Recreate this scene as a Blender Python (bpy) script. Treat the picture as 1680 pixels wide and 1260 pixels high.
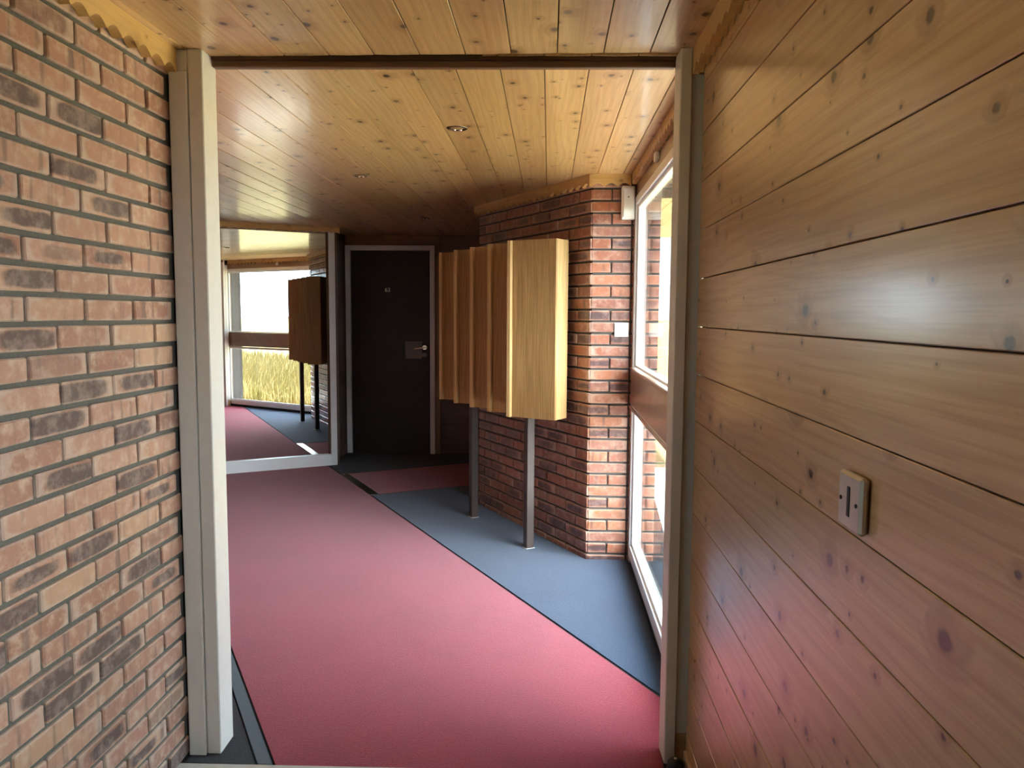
import bpy, bmesh, math, random
from mathutils import Vector, Matrix, noise

D = bpy.data
for o in list(D.objects):
    D.objects.remove(o, do_unlink=True)
SC = bpy.context.scene
COL = SC.collection
R = math.radians

# ------------------------------------------------------------------ camera
cam_d = D.cameras.new('camera')
cam_d.sensor_width = 36.0
cam_d.lens = 1283.0 / 1680.0 * 36.0
cam_d.clip_start = 0.02
cam_d.clip_end = 800
cam = D.objects.new('camera', cam_d)
COL.objects.link(cam)
SC.camera = cam


def cam_matrix(yaw, pitch, roll, loc):
    fwd = Vector((-math.sin(yaw) * math.cos(pitch), math.cos(yaw) * math.cos(pitch), -math.sin(pitch)))
    right = Vector((math.cos(yaw), math.sin(yaw), 0))
    up = right.cross(fwd)
    r = right * math.cos(roll) + up * math.sin(roll)
    u = -right * math.sin(roll) + up * math.cos(roll)
    m = Matrix((r, u, -fwd)).transposed().to_4x4()
    m.translation = loc
    return m


cam.matrix_world = cam_matrix(R(2.67), R(5.09), R(0.367), Vector((0, 0, 1.5)))

# ------------------------------------------------------------------ world, sun, exposure
SKY = (0.66, 0.84, 1.0)
SKY_BASE, SKY_GLOW, GLOW_POW = 5.0, 29.0, 5.0      # hazy sky, brighter towards the veiled sun behind and to the right
GLOW_AZ, GLOW_EL = R(128), R(30)
world = D.worlds.new('World')
SC.world = world
world.use_nodes = True
wn = world.node_tree
wn.nodes.clear()
w_out = wn.nodes.new('ShaderNodeOutputWorld')
w_bg = wn.nodes.new('ShaderNodeBackground')
w_tc = wn.nodes.new('ShaderNodeTexCoord')
w_dot = wn.nodes.new('ShaderNodeVectorMath')
w_dot.operation = 'DOT_PRODUCT'
w_dot.inputs[1].default_value = (math.sin(GLOW_AZ) * math.cos(GLOW_EL), math.cos(GLOW_AZ) * math.cos(GLOW_EL), math.sin(GLOW_EL))
wn.links.new(w_tc.outputs['Generated'], w_dot.inputs[0])
w_max = wn.nodes.new('ShaderNodeMath')
w_max.operation = 'MAXIMUM'
w_max.inputs[1].default_value = 0.0
wn.links.new(w_dot.outputs['Value'], w_max.inputs[0])
w_pow = wn.nodes.new('ShaderNodeMath')
w_pow.operation = 'POWER'
w_pow.inputs[1].default_value = GLOW_POW
wn.links.new(w_max.outputs[0], w_pow.inputs[0])
w_mul = wn.nodes.new('ShaderNodeMath')
w_mul.operation = 'MULTIPLY_ADD'
w_mul.inputs[1].default_value = SKY_GLOW
w_mul.inputs[2].default_value = SKY_BASE
wn.links.new(w_pow.outputs[0], w_mul.inputs[0])
w_mix = wn.nodes.new('ShaderNodeMix')
w_mix.data_type = 'RGBA'
w_mix.inputs[6].default_value = (*SKY, 1)
w_mix.inputs[7].default_value = (0.84, 0.93, 1.0, 1)
wn.links.new(w_pow.outputs[0], w_mix.inputs[0])
wn.links.new(w_mix.outputs[2], w_bg.inputs[0])
wn.links.new(w_mul.outputs[0], w_bg.inputs[1])
wn.links.new(w_bg.outputs[0], w_out.inputs[0])

sun_d = D.lights.new('sun', 'SUN')
sun_d.energy = 70.0
sun_d.angle = R(1.0)
sun_d.color = (1.0, 0.96, 0.90)
sun = D.objects.new('sun', sun_d)
COL.objects.link(sun)
sun.rotation_euler = Vector((0.0, 0.52, -0.85)).to_track_quat('-Z', 'Y').to_euler()
sun.location = (-2, -8, 10)

SC.view_settings.view_transform = 'Standard'
SC.view_settings.look = 'None'
SC.view_settings.exposure = 0.18
SC.view_settings.gamma = 1.0
SC.view_settings.use_curve_mapping = False
SC.cycles.use_denoising = True
SC.cycles.max_bounces = 12
SC.cycles.diffuse_bounces = 6
SC.cycles.glossy_bounces = 6
SC.cycles.transparent_max_bounces = 16
SC.cycles.sample_clamp_indirect = 8.0

# ------------------------------------------------------------------ geometry of the place
# the hall is on two grids: X/Y for the near passage, and A/B turned by 30 degrees for the far hall
A = Vector((-0.5, 0.8660254, 0))
B = Vector((0.8660254, 0.5, 0))
CEIL = 2.325
XL, XR, XW = -1.21, 0.47, 0.51
UM = 7.63            # plane of the glazed panel at the end of the red runner


def uv(u, v, z=0.0):
    p = A * u + B * v
    return Vector((p.x, p.y, z))


# ------------------------------------------------------------------ materials
def new_mat(name):
    m = D.materials.new(name)
    m.use_nodes = True
    nt = m.node_tree
    nt.nodes.clear()
    out = nt.nodes.new('ShaderNodeOutputMaterial')
    b = nt.nodes.new('ShaderNodeBsdfPrincipled')
    nt.links.new(b.outputs[0], out.inputs[0])
    return m, nt, b, out


class G:
    """small node-graph helper"""
    def __init__(self, nt):
        self.nt = nt

    def n(self, t, **kw):
        x = self.nt.nodes.new(t)
        for k, v in kw.items():
            setattr(x, k, v)
        return x

    def put(self, sock, v):
        if isinstance(v, bpy.types.NodeSocket):
            self.nt.links.new(v, sock)
        else:
            if hasattr(sock, 'default_value'):
                try:
                    sock.default_value = v
                except TypeError:
                    sock.default_value = (*v, 1)
                except ValueError:
                    sock.default_value = (*v, 1)

    def math(self, op, a, b=0.0, c=None, clamp=False):
        x = self.n('ShaderNodeMath', operation=op, use_clamp=clamp)
        self.put(x.inputs[0], a)
        self.put(x.inputs[1], b)
        if c is not None:
            self.put(x.inputs[2], c)
        return x.outputs[0]

    def step(self, v, lo, hi):
        x = self.n('ShaderNodeMapRange', interpolation_type='SMOOTHSTEP')
        self.put(x.inputs[0], v)
        self.put(x.inputs[1], lo)
        self.put(x.inputs[2], hi)
        x.inputs[3].default_value = 0
        x.inputs[4].default_value = 1
        return x.outputs[0]

    def mix(self, f, a, b, mode='MIX'):
        x = self.n('ShaderNodeMix', data_type='RGBA', blend_type=mode)
        self.put(x.inputs[0], f)
        self.put(x.inputs[6], a if isinstance(a, bpy.types.NodeSocket) else (*a, 1))
        self.put(x.inputs[7], b if isinstance(b, bpy.types.NodeSocket) else (*b, 1))
        return x.outputs[2]

    def noise(self, vec, scale, detail=3, rough=0.55, dist=0.0):
        x = self.n('ShaderNodeTexNoise')
        self.put(x.inputs['Vector'], vec)
        x.inputs['Scale'].default_value = scale
        x.inputs['Detail'].default_value = detail
        x.inputs['Roughness'].default_value = rough
        x.inputs['Distortion'].default_value = dist
        return x.outputs[0]

    def comb(self, x, y, z):
        c = self.n('ShaderNodeCombineXYZ')
        for i, v in enumerate((x, y, z)):
            self.put(c.inputs[i], v)
        return c.outputs[0]

    def obj(self):
        t = self.n('ShaderNodeTexCoord')
        s = self.n('ShaderNodeSeparateXYZ')
        self.nt.links.new(t.outputs['Object'], s.inputs[0])
        i = self.n('ShaderNodeObjectInfo')
        return t.outputs['Object'], s.outputs[0], s.outputs[1], s.outputs[2], i.outputs['Random']

    def bump(self, h, strength, dist=0.002):
        x = self.n('ShaderNodeBump')
        x.inputs['Strength'].default_value = strength
        x.inputs['Distance'].default_value = dist
        self.put(x.inputs['Height'], h)
        return x.outputs[0]


def plain(name, col, rough=0.5, metal=0.0, var=0.06, scale=30.0, bump=0.0, spec=0.5, coat=0.0):
    m, nt, b, out = new_mat(name)
    g = G(nt)
    o, x, y, z, r = g.obj()
    nz = g.noise(o, scale, 4)
    c2 = tuple(max(0, c * (1 - 2 * var)) for c in col)
    c1 = tuple(min(1, c * (1 + 2 * var)) for c in col)
    g.put(b.inputs['Base Color'], g.mix(nz, c2, c1))
    b.inputs['Roughness'].default_value = rough
    b.inputs['Metallic'].default_value = metal
    b.inputs['Specular IOR Level'].default_value = spec
    b.inputs['Coat Weight'].default_value = coat
    if bump:
        g.put(b.inputs['Normal'], g.bump(nz, bump))
    return m


def pine(name, light, mid, dark, rough=0.27, knots=1.0, grain=1.0, coat=0.6, coat_rough=0.15):
    """varnished knotty softwood; grain runs along the local x axis of the piece"""
    m, nt, b, out = new_mat(name)
    g = G(nt)
    o, x, y, z, r = g.obj()
    xs = g.math('ADD', x, g.math('MULTIPLY', r, 57.3))
    ys = g.math('ADD', g.math('ADD', y, z), g.math('MULTIPLY', r, 23.1))
    # knots
    masks = []
    for k, (sx, sy, off, keep, size) in enumerate(((5.6, 7.5, 0.0, 0.55, 0.100), (11.0, 14.0, 5.7, 0.78, 0.080))):
        v = g.n('ShaderNodeTexVoronoi', feature='F1', voronoi_dimensions='2D')
        g.put(v.inputs['Vector'], g.comb(g.math('ADD', g.math('MULTIPLY', xs, sx), off), g.math('MULTIPLY', ys, sy), 0.0))
        v.inputs['Scale'].default_value = 1.0
        v.inputs['Randomness'].default_value = 0.95
        sep = g.n('ShaderNodeSeparateColor')
        nt.links.new(v.outputs['Color'], sep.inputs[0])
        wob = g.math('MULTIPLY', g.math('SUBTRACT', g.noise(o, 60, 2), 0.5), 0.07)
        d = g.math('ADD', v.outputs['Distance'], wob)
        rad = g.math('ADD', g.math('MULTIPLY', sep.outputs[0], size), size * 0.35)
        here = g.math('GREATER_THAN', sep.outputs[1], keep)
        core = g.math('MULTIPLY', g.math('SUBTRACT', 1.0, g.step(d, g.math('MULTIPLY', rad, 0.45), rad)), here)
        halo = g.math('MULTIPLY', g.math('SUBTRACT', 1.0, g.step(d, rad, g.math('MULTIPLY', rad, 3.2))), here)
        masks.append((core, halo))
    core = g.math('MAXIMUM', masks[0][0], masks[1][0])
    halo = g.math('MAXIMUM', masks[0][1], g.math('MULTIPLY', masks[1][1], 0.7))
    # cathedral grain bent round the knots
    warp = g.noise(g.comb(g.math('MULTIPLY', xs, 1.1), g.math('MULTIPLY', ys, 6.0), 0.0), 1.0, 2)
    ph = g.math('ADD', g.math('MULTIPLY', ys, 210.0), g.math('ADD', g.math('MULTIPLY', warp, 26.0), g.math('MULTIPLY', halo, 7.0)))
    ring = g.math('ADD', g.math('MULTIPLY', g.math('SINE', ph), 0.5), 0.5)
    ring = g.math('POWER', ring, 2.0)
    fine = g.noise(g.comb(g.math('MULTIPLY', xs, 3.0), g.math('MULTIPLY', ys, 160.0), 0.0), 1.0, 3)
    broad = g.noise(g.comb(g.math('MULTIPLY', xs, 0.8), g.math('MULTIPLY', ys, 7.0), 3.0), 1.0, 3)
    c = g.mix(g.step(broad, 0.3, 0.72), light, mid)
    c = g.mix(g.math('MULTIPLY', ring, 0.27 * grain), c, dark)
    c = g.mix(g.math('MULTIPLY', g.step(fine, 0.35, 0.75), 0.38 * grain), c, dark)
    tone = g.n('ShaderNodeHueSaturation')
    g.put(tone.inputs['Color'], c)
    r2 = g.math('FRACT', g.math('MULTIPLY', r, 91.7))
    g.put(tone.inputs['Value'], g.math('ADD', 0.86, g.math('MULTIPLY', r2, 0.26)))
    g.put(tone.inputs['Hue'], g.math('ADD', 0.494, g.math('MULTIPLY', r, 0.012)))
    c = tone.outputs[0]
    if knots:
        c = g.mix(g.math('MULTIPLY', halo, 0.45 * knots), c, tuple(0.75 * q for q in dark))
        c = g.mix(g.math('MULTIPLY', core, 0.92 * knots), c, (0.045, 0.014, 0.005))
    g.put(b.inputs['Base Color'], c)
    rr = g.math('ADD', rough, g.math('MULTIPLY', g.math('SUBTRACT', broad, 0.5), 0.12))
    g.put(b.inputs['Roughness'], rr)
    b.inputs['Coat Weight'].default_value = coat
    b.inputs['Coat Roughness'].default_value = coat_rough
    cup = g.noise(g.comb(g.math('MULTIPLY', xs, 5.0), g.math('MULTIPLY', ys, 14.0), 9.0), 1.0, 2)
    h = g.math('ADD', g.math('MULTIPLY', cup, 1.1), g.math('ADD', g.math('MULTIPLY', halo, 0.55), g.math('MULTIPLY', fine, 0.12)))
    g.put(b.inputs['Normal'], g.bump(h, 0.32, 0.004))
    return m


def brick_mat(name, reds, burnt, pale, rough, burn_keep, gloss=0.35, edge=(0.40, 0.30, 0.24)):
    """one fired brick: its own tone, an often burnt middle, banding and pale lips"""
    m, nt, b, out = new_mat(name)
    g = G(nt)
    o, x, y, z, r = g.obj()
    off = g.math('MULTIPLY', r, 91.0)
    vec = g.comb(g.math('ADD', x, off), g.math('ADD', y, off), z)
    r1 = g.math('FRACT', g.math('MULTIPLY', r, 17.3))
    r2 = g.math('FRACT', g.math('MULTIPLY', r, 47.9))
    r3 = g.math('FRACT', g.math('MULTIPLY', r, 83.1))
    cr = g.n('ShaderNodeValToRGB')
    el = cr.color_ramp.elements
    el[0].position, el[0].color = 0.0, (*reds[0], 1)
    el[1].position, el[1].color = 1.0, (*reds[-1], 1)
    for k, c in enumerate(reds[1:-1]):
        e = el.new((k + 1) / (len(reds) - 1))
        e.color = (*c, 1)
    g.put(cr.inputs[0], r1)
    n1 = g.noise(vec, 26, 5, 0.65)
    n2 = g.noise(vec, 150, 3, 0.6)
    c = g.mix(g.step(n1, 0.42, 0.75), cr.outputs[0], pale)
    # upright kiln bands
    band = g.noise(g.comb(g.math('ADD', g.math('MULTIPLY', x, 22), off), 0.0, g.math('MULTIPLY', z, 3)), 1.0, 2)
    c = g.mix(g.math('MULTIPLY', g.step(band, 0.52, 0.66), g.math('MULTIPLY', r3, 0.75)), c, burnt)
    # burnt heart
    w = g.math('MULTIPLY', g.math('SUBTRACT', g.noise(vec, 22, 3), 0.5), 0.55)
    sx = g.math('ABSOLUTE', g.math('MULTIPLY', g.math('ADD', x, g.math('MULTIPLY', g.math('SUBTRACT', r3, 0.5), 0.07)), 1 / 0.098))
    sz = g.math('ABSOLUTE', g.math('MULTIPLY', z, 1 / 0.021))
    q = g.math('POWER', g.math('ADD', g.math('POWER', sx, 4.0), g.math('POWER', sz, 4.0)), 0.25)
    grow = g.math('MULTIPLY', g.math('SUBTRACT', g.math('FRACT', g.math('MULTIPLY', r, 131.7)), 0.6), 0.5)
    heart = g.math('SUBTRACT', 1.0, g.step(g.math('ADD', g.math('ADD', q, grow), w), 0.74, 1.06))
    heart = g.math('MULTIPLY', heart, g.step(r2, burn_keep, burn_keep + 0.12))
    burnt2 = g.mix(g.step(n1, 0.4, 0.65), tuple(0.75 * k for k in burnt), tuple(min(1, 1.7 * k) for k in burnt))
    c = g.mix(g.math('MULTIPLY', heart, 0.9), c, burnt2)
    lip = g.math('SUBTRACT', q, g.math('MULTIPLY', w, 1.2))
    c = g.mix(g.math('MULTIPLY', g.step(lip, 1.05, 1.30), 0.45), c, edge)
    # lime specks and soot pits
    c = g.mix(g.math('MULTIPLY', g.step(n2, 0.66, 0.8), 0.35), c, edge)
    c = g.mix(g.math('MULTIPLY', g.step(g.math('SUBTRACT', 1.0, n2), 0.66, 0.78), 0.5), c, tuple(0.35 * k for k in burnt))
    g.put(b.inputs['Base Color'], c)
    b.inputs['Roughness'].default_value = rough
    b.inputs['Specular IOR Level'].default_value = gloss
    h = g.math('ADD', g.math('MULTIPLY', n1, 0.7), g.math('MULTIPLY', n2, 0.4))
    g.put(b.inputs['Normal'], g.bump(h, 0.5, 0.004))
    return m


def carpet_mat(name, c1, c2, sheen=0.5):
    m, nt, b, out = new_mat(name)
    g = G(nt)
    o, x, y, z, r = g.obj()
    f = g.noise(o, 380, 2, 0.7)
    p = g.noise(o, 130, 3, 0.7)
    s = g.noise(o, 2.2, 3, 0.6)
    c = g.mix(g.step(g.math('ADD', g.math('MULTIPLY', f, 0.6), g.math('MULTIPLY', p, 0.4)), 0.42, 0.58), c1, c2)
    c = g.mix(g.math('MULTIPLY', g.step(s, 0.35, 0.75), 0.25), c, tuple(0.6 * q for q in c1))
    g.put(b.inputs['Base Color'], c)
    b.inputs['Roughness'].default_value = 0.95
    b.inputs['Specular IOR Level'].default_value = 0.12
    b.inputs['Sheen Weight'].default_value = sheen
    b.inputs['Sheen Roughness'].default_value = 0.45
    b.inputs['Sheen Tint'].default_value = (1, 0.95, 1, 1)
    g.put(b.inputs['Normal'], g.bump(g.math('ADD', f, p), 0.6, 0.004))
    return m


def glass_mat(name, tint=(1, 1, 1)):
    """thin pane: reflection by the angle between the surface and the sight line"""
    m, nt, b, out = new_mat(name)
    nt.nodes.remove(b)
    g = G(nt)
    ge = g.n('ShaderNodeNewGeometry')
    dp = g.n('ShaderNodeVectorMath', operation='DOT_PRODUCT')
    nt.links.new(ge.outputs['Incoming'], dp.inputs[0])
    nt.links.new(ge.outputs['Normal'], dp.inputs[1])
    c = g.math('ABSOLUTE', dp.outputs['Value'])
    f = g.math('ADD', 0.04, g.math('MULTIPLY', 0.96, g.math('POWER', g.math('SUBTRACT', 1.0, c, clamp=True), 5.0)), clamp=True)
    t = g.n('ShaderNodeBsdfTransparent')
    t.inputs[0].default_value = (*tint, 1)
    gl = g.n('ShaderNodeBsdfGlossy')
    gl.inputs['Roughness'].default_value = 0.0
    mx = g.n('ShaderNodeMixShader')
    g.put(mx.inputs[0], f)
    nt.links.new(t.outputs[0], mx.inputs[1])
    nt.links.new(gl.outputs[0], mx.inputs[2])
    nt.links.new(mx.outputs[0], out.inputs[0])
    return m


def grass_mat(name, straw, green, scale):
    m, nt, b, out = new_mat(name)
    g = G(nt)
    o, x, y, z, r = g.obj()
    n = g.noise(o, scale, 5, 0.7)
    n2 = g.noise(o, scale * 0.06, 3)
    c = g.mix(g.step(n, 0.35, 0.7), straw, green)
    c = g.mix(g.math('MULTIPLY', g.step(n2, 0.4, 0.7), 0.4), c, tuple(0.8 * q for q in straw))
    g.put(b.inputs['Base Color'], c)
    b.inputs['Roughness'].default_value = 0.9
    b.inputs['Specular IOR Level'].default_value = 0.1
    return m


def oak_mat(name, light, dark):
    """straight-grained veneer, grain along local z"""
    m, nt, b, out = new_mat(name)
    g = G(nt)
    o, x, y, z, r = g.obj()
    xs = g.math('ADD', g.math('ADD', x, g.math('MULTIPLY', y, 0.7)), g.math('MULTIPLY', r, 13.0))
    wv = g.noise(g.comb(g.math('MULTIPLY', xs, 9), 0.0, g.math('MULTIPLY', z, 1.1)), 1.0, 2)
    f = g.noise(g.comb(g.math('ADD', g.math('MULTIPLY', xs, 120), g.math('MULTIPLY', wv, 9)), 0.0, g.math('MULTIPLY', z, 2.2)), 1.0, 4, 0.65)
    p = g.noise(g.comb(g.math('MULTIPLY', xs, 700), 0.0, g.math('MULTIPLY', z, 28)), 1.0, 2)
    c = g.mix(g.step(f, 0.36, 0.62), light, dark)
    c = g.mix(g.math('MULTIPLY', g.step(p, 0.62, 0.75), 0.45), c, tuple(0.5 * q for q in dark))
    g.put(b.inputs['Base Color'], c)
    b.inputs['Roughness'].default_value = 0.42
    g.put(b.inputs['Normal'], g.bump(f, 0.1, 0.001))
    return m


M = {}
M['pine_ceil'] = pine('ceiling_pine', (0.74, 0.51, 0.245), (0.62, 0.40, 0.175), (0.38, 0.20, 0.075), rough=0.34)
M['pine_wall'] = pine('wall_pine', (0.64, 0.405, 0.21), (0.55, 0.325, 0.155), (0.34, 0.17, 0.075), rough=0.34, coat=0.9, coat_rough=0.19)
M['pine_trim'] = pine('trim_pine', (0.66, 0.42, 0.16), (0.52, 0.31, 0.11), (0.36, 0.18, 0.06), rough=0.4, knots=0.5, grain=0.6, coat=0.0)
M['pine_dark'] = pine('dark_pine', (0.13, 0.055, 0.024), (0.10, 0.04, 0.018), (0.05, 0.02, 0.01), rough=0.35, knots=0.4, coat=0.0)  # much darker brown than the other pine
M['casing'] = pine('shaded_casing_pine', (0.25, 0.14, 0.05), (0.19, 0.10, 0.035), (0.12, 0.06, 0.02), rough=0.4, knots=0.3, coat=0.0)  # pine with the dimness of the far end put into its colour
M['batten'] = pine('batten_wood', (0.17, 0.09, 0.045), (0.13, 0.065, 0.03), (0.07, 0.03, 0.015), rough=0.5, knots=0.0, coat=0.0)
M['rail_wood'] = pine('window_rail_wood', (0.31, 0.195, 0.125), (0.25, 0.15, 0.09), (0.17, 0.095, 0.055), rough=0.33, knots=0.0, grain=0.5)
M['groove'] = plain('groove_shadow_wood', (0.10, 0.05, 0.022), 0.8)
M['brick'] = brick_mat('passage_brick', [(0.39, 0.205, 0.145), (0.46, 0.26, 0.19), (0.335, 0.17, 0.12), (0.42, 0.225, 0.165), (0.49, 0.31, 0.205)],
                       (0.135, 0.10, 0.092), (0.54, 0.38, 0.28), 0.8, 0.62, edge=(0.55, 0.45, 0.38))
M['brick_pier'] = brick_mat('pillar_brick', [(0.30, 0.095, 0.05), (0.37, 0.14, 0.07), (0.22, 0.075, 0.05), (0.33, 0.11, 0.058), (0.25, 0.11, 0.08)],
                            (0.10, 0.058, 0.055), (0.42, 0.23, 0.17), 0.30, 0.6, gloss=0.6, edge=(0.5, 0.36, 0.28))
M['mortar'] = plain('dark_mortar', (0.12, 0.115, 0.10), 0.95, var=0.22, scale=140, bump=0.6)
M['mortar_pier'] = plain('pillar_mortar', (0.085, 0.075, 0.07), 0.9, var=0.2, scale=140, bump=0.5)
M['red'] = carpet_mat('red_carpet', (0.19, 0.011, 0.024), (0.37, 0.040, 0.066), 0.28)
M['blue'] = carpet_mat('blue_carpet', (0.014, 0.029, 0.060), (0.040, 0.072, 0.125), 0.2)
M['grey'] = carpet_mat('charcoal_carpet', (0.010, 0.011, 0.013), (0.03, 0.033, 0.037), 0.2)
M['navy'] = carpet_mat('navy_carpet', (0.008, 0.012, 0.020), (0.022, 0.03, 0.045), 0.15)
M['edging'] = plain('grey_edging', (0.10, 0.13, 0.16), 0.6, scale=60)
M['rubber'] = plain('black_rubber', (0.008, 0.008, 0.008), 0.55)
M['white'] = plain('white_gloss_paint', (0.78, 0.79, 0.80), 0.32, var=0.02, scale=12)
M['cream'] = plain('post_paint', (0.70, 0.675, 0.63), 0.45, var=0.035, scale=26, bump=0.05)
M['thresh'] = plain('pale_threshold', (0.50, 0.49, 0.46), 0.5, var=0.08)
M['brass'] = plain('worn_bronze_strip', (0.30, 0.25, 0.18), 0.3, metal=1.0, var=0.2)
M['steel'] = plain('brushed_steel', (0.66, 0.61, 0.55), 0.38, metal=0.75, var=0.08)
M['dull'] = plain('dull_grey_metal', (0.20, 0.19, 0.175), 0.5, metal=0.3, var=0.08)
M['chrome'] = plain('chrome', (0.85, 0.85, 0.85), 0.08, metal=1.0, var=0.02)
M['plastic'] = plain('white_plastic', (0.76, 0.74, 0.70), 0.4, var=0.03)
M['slot'] = plain('black_slot', (0.012, 0.011, 0.011), 0.5)
M['leaf'] = pine('dark_door_veneer', (0.018, 0.007, 0.005), (0.014, 0.005, 0.004), (0.007, 0.003, 0.002), rough=0.5, knots=0.0, coat=0.0)
M['oak'] = oak_mat('oak_veneer', (0.36, 0.215, 0.085), (0.24, 0.13, 0.045))
M['oak_edge'] = oak_mat('oak_lipping', (0.52, 0.35, 0.16), (0.40, 0.24, 0.095))
M['post'] = plain('brown_post_paint', (0.055, 0.036, 0.030), 0.4, var=0.15, scale=60)
M['render'] = plain('taupe_render', (0.065, 0.055, 0.052), 0.9, var=0.08, bump=0.2)
M['slab'] = plain('dark_slab', (0.02, 0.02, 0.022), 0.9)
M['roof'] = plain('roof_felt', (0.08, 0.08, 0.08), 0.9)
M['plaster'] = plain('cream_plaster', (0.60, 0.54, 0.45), 0.9)
M['glass'] = glass_mat('window_glass', (0.97, 0.99, 0.98))
M['paving'] = plain('pale_paving', (0.74, 0.72, 0.67), 0.9, var=0.05, scale=8, bump=0.2)
M['meadow'] = grass_mat('meadow', (0.24, 0.195, 0.085), (0.15, 0.135, 0.05), 9.0)
M['blade'] = grass_mat('dry_grass_blade', (0.30, 0.24, 0.11), (0.17, 0.15, 0.05), 3.0)
mm, nt_, b_, o_ = new_mat('dark_backed_glass')
g_ = G(nt_)
oo = g_.obj()
g_.put(b_.inputs['Base Color'], g_.mix(g_.noise(oo[0], 2.0, 2), (0.80, 0.83, 0.85), (0.84, 0.86, 0.87)))
b_.inputs['Metallic'].default_value = 1.0
b_.inputs['Roughness'].default_value = 0.0
M['mirror'] = mm


# ------------------------------------------------------------------ object helpers
def link(o, parent=None, **props):
    COL.objects.link(o)
    if parent is not None:
        o.parent = parent
        if parent.type == 'MESH' and parent.get('kind') == 'structure':
            # pieces of walls and ceilings are laid out in the room's own coordinates
            o.matrix_parent_inverse = Matrix.Translation(-parent.location)
    for k, v in props.items():
        o[k] = v
    return o


def mesh_obj(name, me, mat, parent=None, loc=(0, 0, 0), rotz=0.0, **props):
    o = D.objects.new(name, me)
    if mat is not None and not me.materials:
        me.materials.append(mat)
    o.location = loc
    o.rotation_euler = (0, 0, rotz)
    return link(o, parent, **props)


def bm_to(name, bm, mat, parent=None, loc=(0, 0, 0), rotz=0.0, smooth=False, **props):
    me = D.meshes.new(name)
    bmesh.ops.recalc_face_normals(bm, faces=bm.faces)
    bm.to_mesh(me)
    bm.free()
    if smooth:
        for p in me.polygons:
            p.use_smooth = True
    return mesh_obj(name, me, mat, parent, loc, rotz, **props)


def empty(name, loc=(0, 0, 0), rotz=0.0, **props):
    o = D.objects.new(name, None)
    o.location = loc
    o.rotation_euler = (0, 0, rotz)
    o.empty_display_size = 0.1
    return link(o, None, **props)


def add_box(bm, x0, x1, y0, y1, z0, z1, bev=0.0):
    r = bmesh.ops.create_cube(bm, size=1.0)
    vs = r['verts']
    for v in vs:
        v.co = Vector(((x0 + x1) / 2 + v.co.x * (x1 - x0), (y0 + y1) / 2 + v.co.y * (y1 - y0), (z0 + z1) / 2 + v.co.z * (z1 - z0)))
    if bev > 0:
        es = list({e for v in vs for e in v.link_edges})
        bmesh.ops.bevel(bm, geom=es, offset=bev, segments=1, affect='EDGES', profile=0.5)


def box(name, mat, x0, x1, y0, y1, z0, z1, parent=None, bev=0.002, loc=(0, 0, 0), rotz=0.0, **props):
    """a box whose local origin is its own centre, so grain and grime follow the piece"""
    c = Vector(((x0 + x1) / 2, (y0 + y1) / 2, (z0 + z1) / 2))
    bm = bmesh.new()
    add_box(bm, x0 - c.x, x1 - c.x, y0 - c.y, y1 - c.y, z0 - c.z, z1 - c.z, bev)
    base = Matrix.Rotation(rotz, 3, 'Z') @ c + Vector(loc)
    return bm_to(name, bm, mat, parent, base, rotz, **props)


def board(name, mat, p0, p1, width, thick, up, parent=None, bev=0.0015, **props):
    """a board whose long axis (local x, the grain) runs p0->p1 along its centre line; up is the local y axis"""
    p0, p1, up = Vector(p0), Vector(p1), Vector(up).normalized()
    L = (p1 - p0).length
    ex = (p1 - p0) / L
    ez = ex.cross(up).normalized()
    ey = ez.cross(ex)
    bm = bmesh.new()
    add_box(bm, -L / 2, L / 2, -width / 2, width / 2, -thick / 2, thick / 2, bev)
    o = bm_to(name, bm, mat, parent, **props)
    m = Matrix((ex, ey, ez)).transposed().to_4x4()
    m.translation = (p0 + p1) / 2
    o.matrix_local = m
    return o


def prism(name, mat, pts, z0, z1, parent=None, **props):
    bm = bmesh.new()
    c = Vector((sum(p[0] for p in pts) / len(pts), sum(p[1] for p in pts) / len(pts)))
    lo = [bm.verts.new((p[0] - c.x, p[1] - c.y, z0)) for p in pts]
    hi = [bm.verts.new((p[0] - c.x, p[1] - c.y, z1)) for p in pts]
    n = len(pts)
    bm.faces.new(lo[::-1])
    bm.faces.new(hi)
    for i in range(n):
        bm.faces.new((lo[i], lo[(i + 1) % n], hi[(i + 1) % n], hi[i]))
    return bm_to(name, bm, mat, parent, (c.x, c.y, 0), **props)


def cyl_bm(bm, r, h, seg=20, z=0.0, r2=None, m=None):
    bmesh.ops.create_cone(bm, cap_ends=True, segments=seg, radius1=r, radius2=r if r2 is None else r2, depth=h,
                          matrix=(m or Matrix()) @ Matrix.Translation((0, 0, z)))


# ------------------------------------------------------------------ bricks
_brick_cache = {}


def brick_mesh(L, Dp, H, mat, var=0):
    key = (round(L, 3), round(H, 4), mat.name, var)
    if key in _brick_cache:
        return _brick_cache[key]
    rnd = random.Random(hash((round(L * 1000), var)))
    bm = bmesh.new()
    add_box(bm, -L / 2, L / 2, -Dp / 2, Dp / 2, -H / 2, H / 2, 0.0032 if 'passage' in mat.name else 0.0045)
    for v in bm.verts:
        v.co += Vector((rnd.uniform(-.0012, .0012), rnd.uniform(-.001, .001), rnd.uniform(-.0011, .0011)))
    bmesh.ops.recalc_face_normals(bm, faces=bm.faces)
    me = D.meshes.new('brick')
    bm.to_mesh(me)
    bm.free()
    me.materials.append(mat)
    _brick_cache[key] = me
    return me


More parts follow.
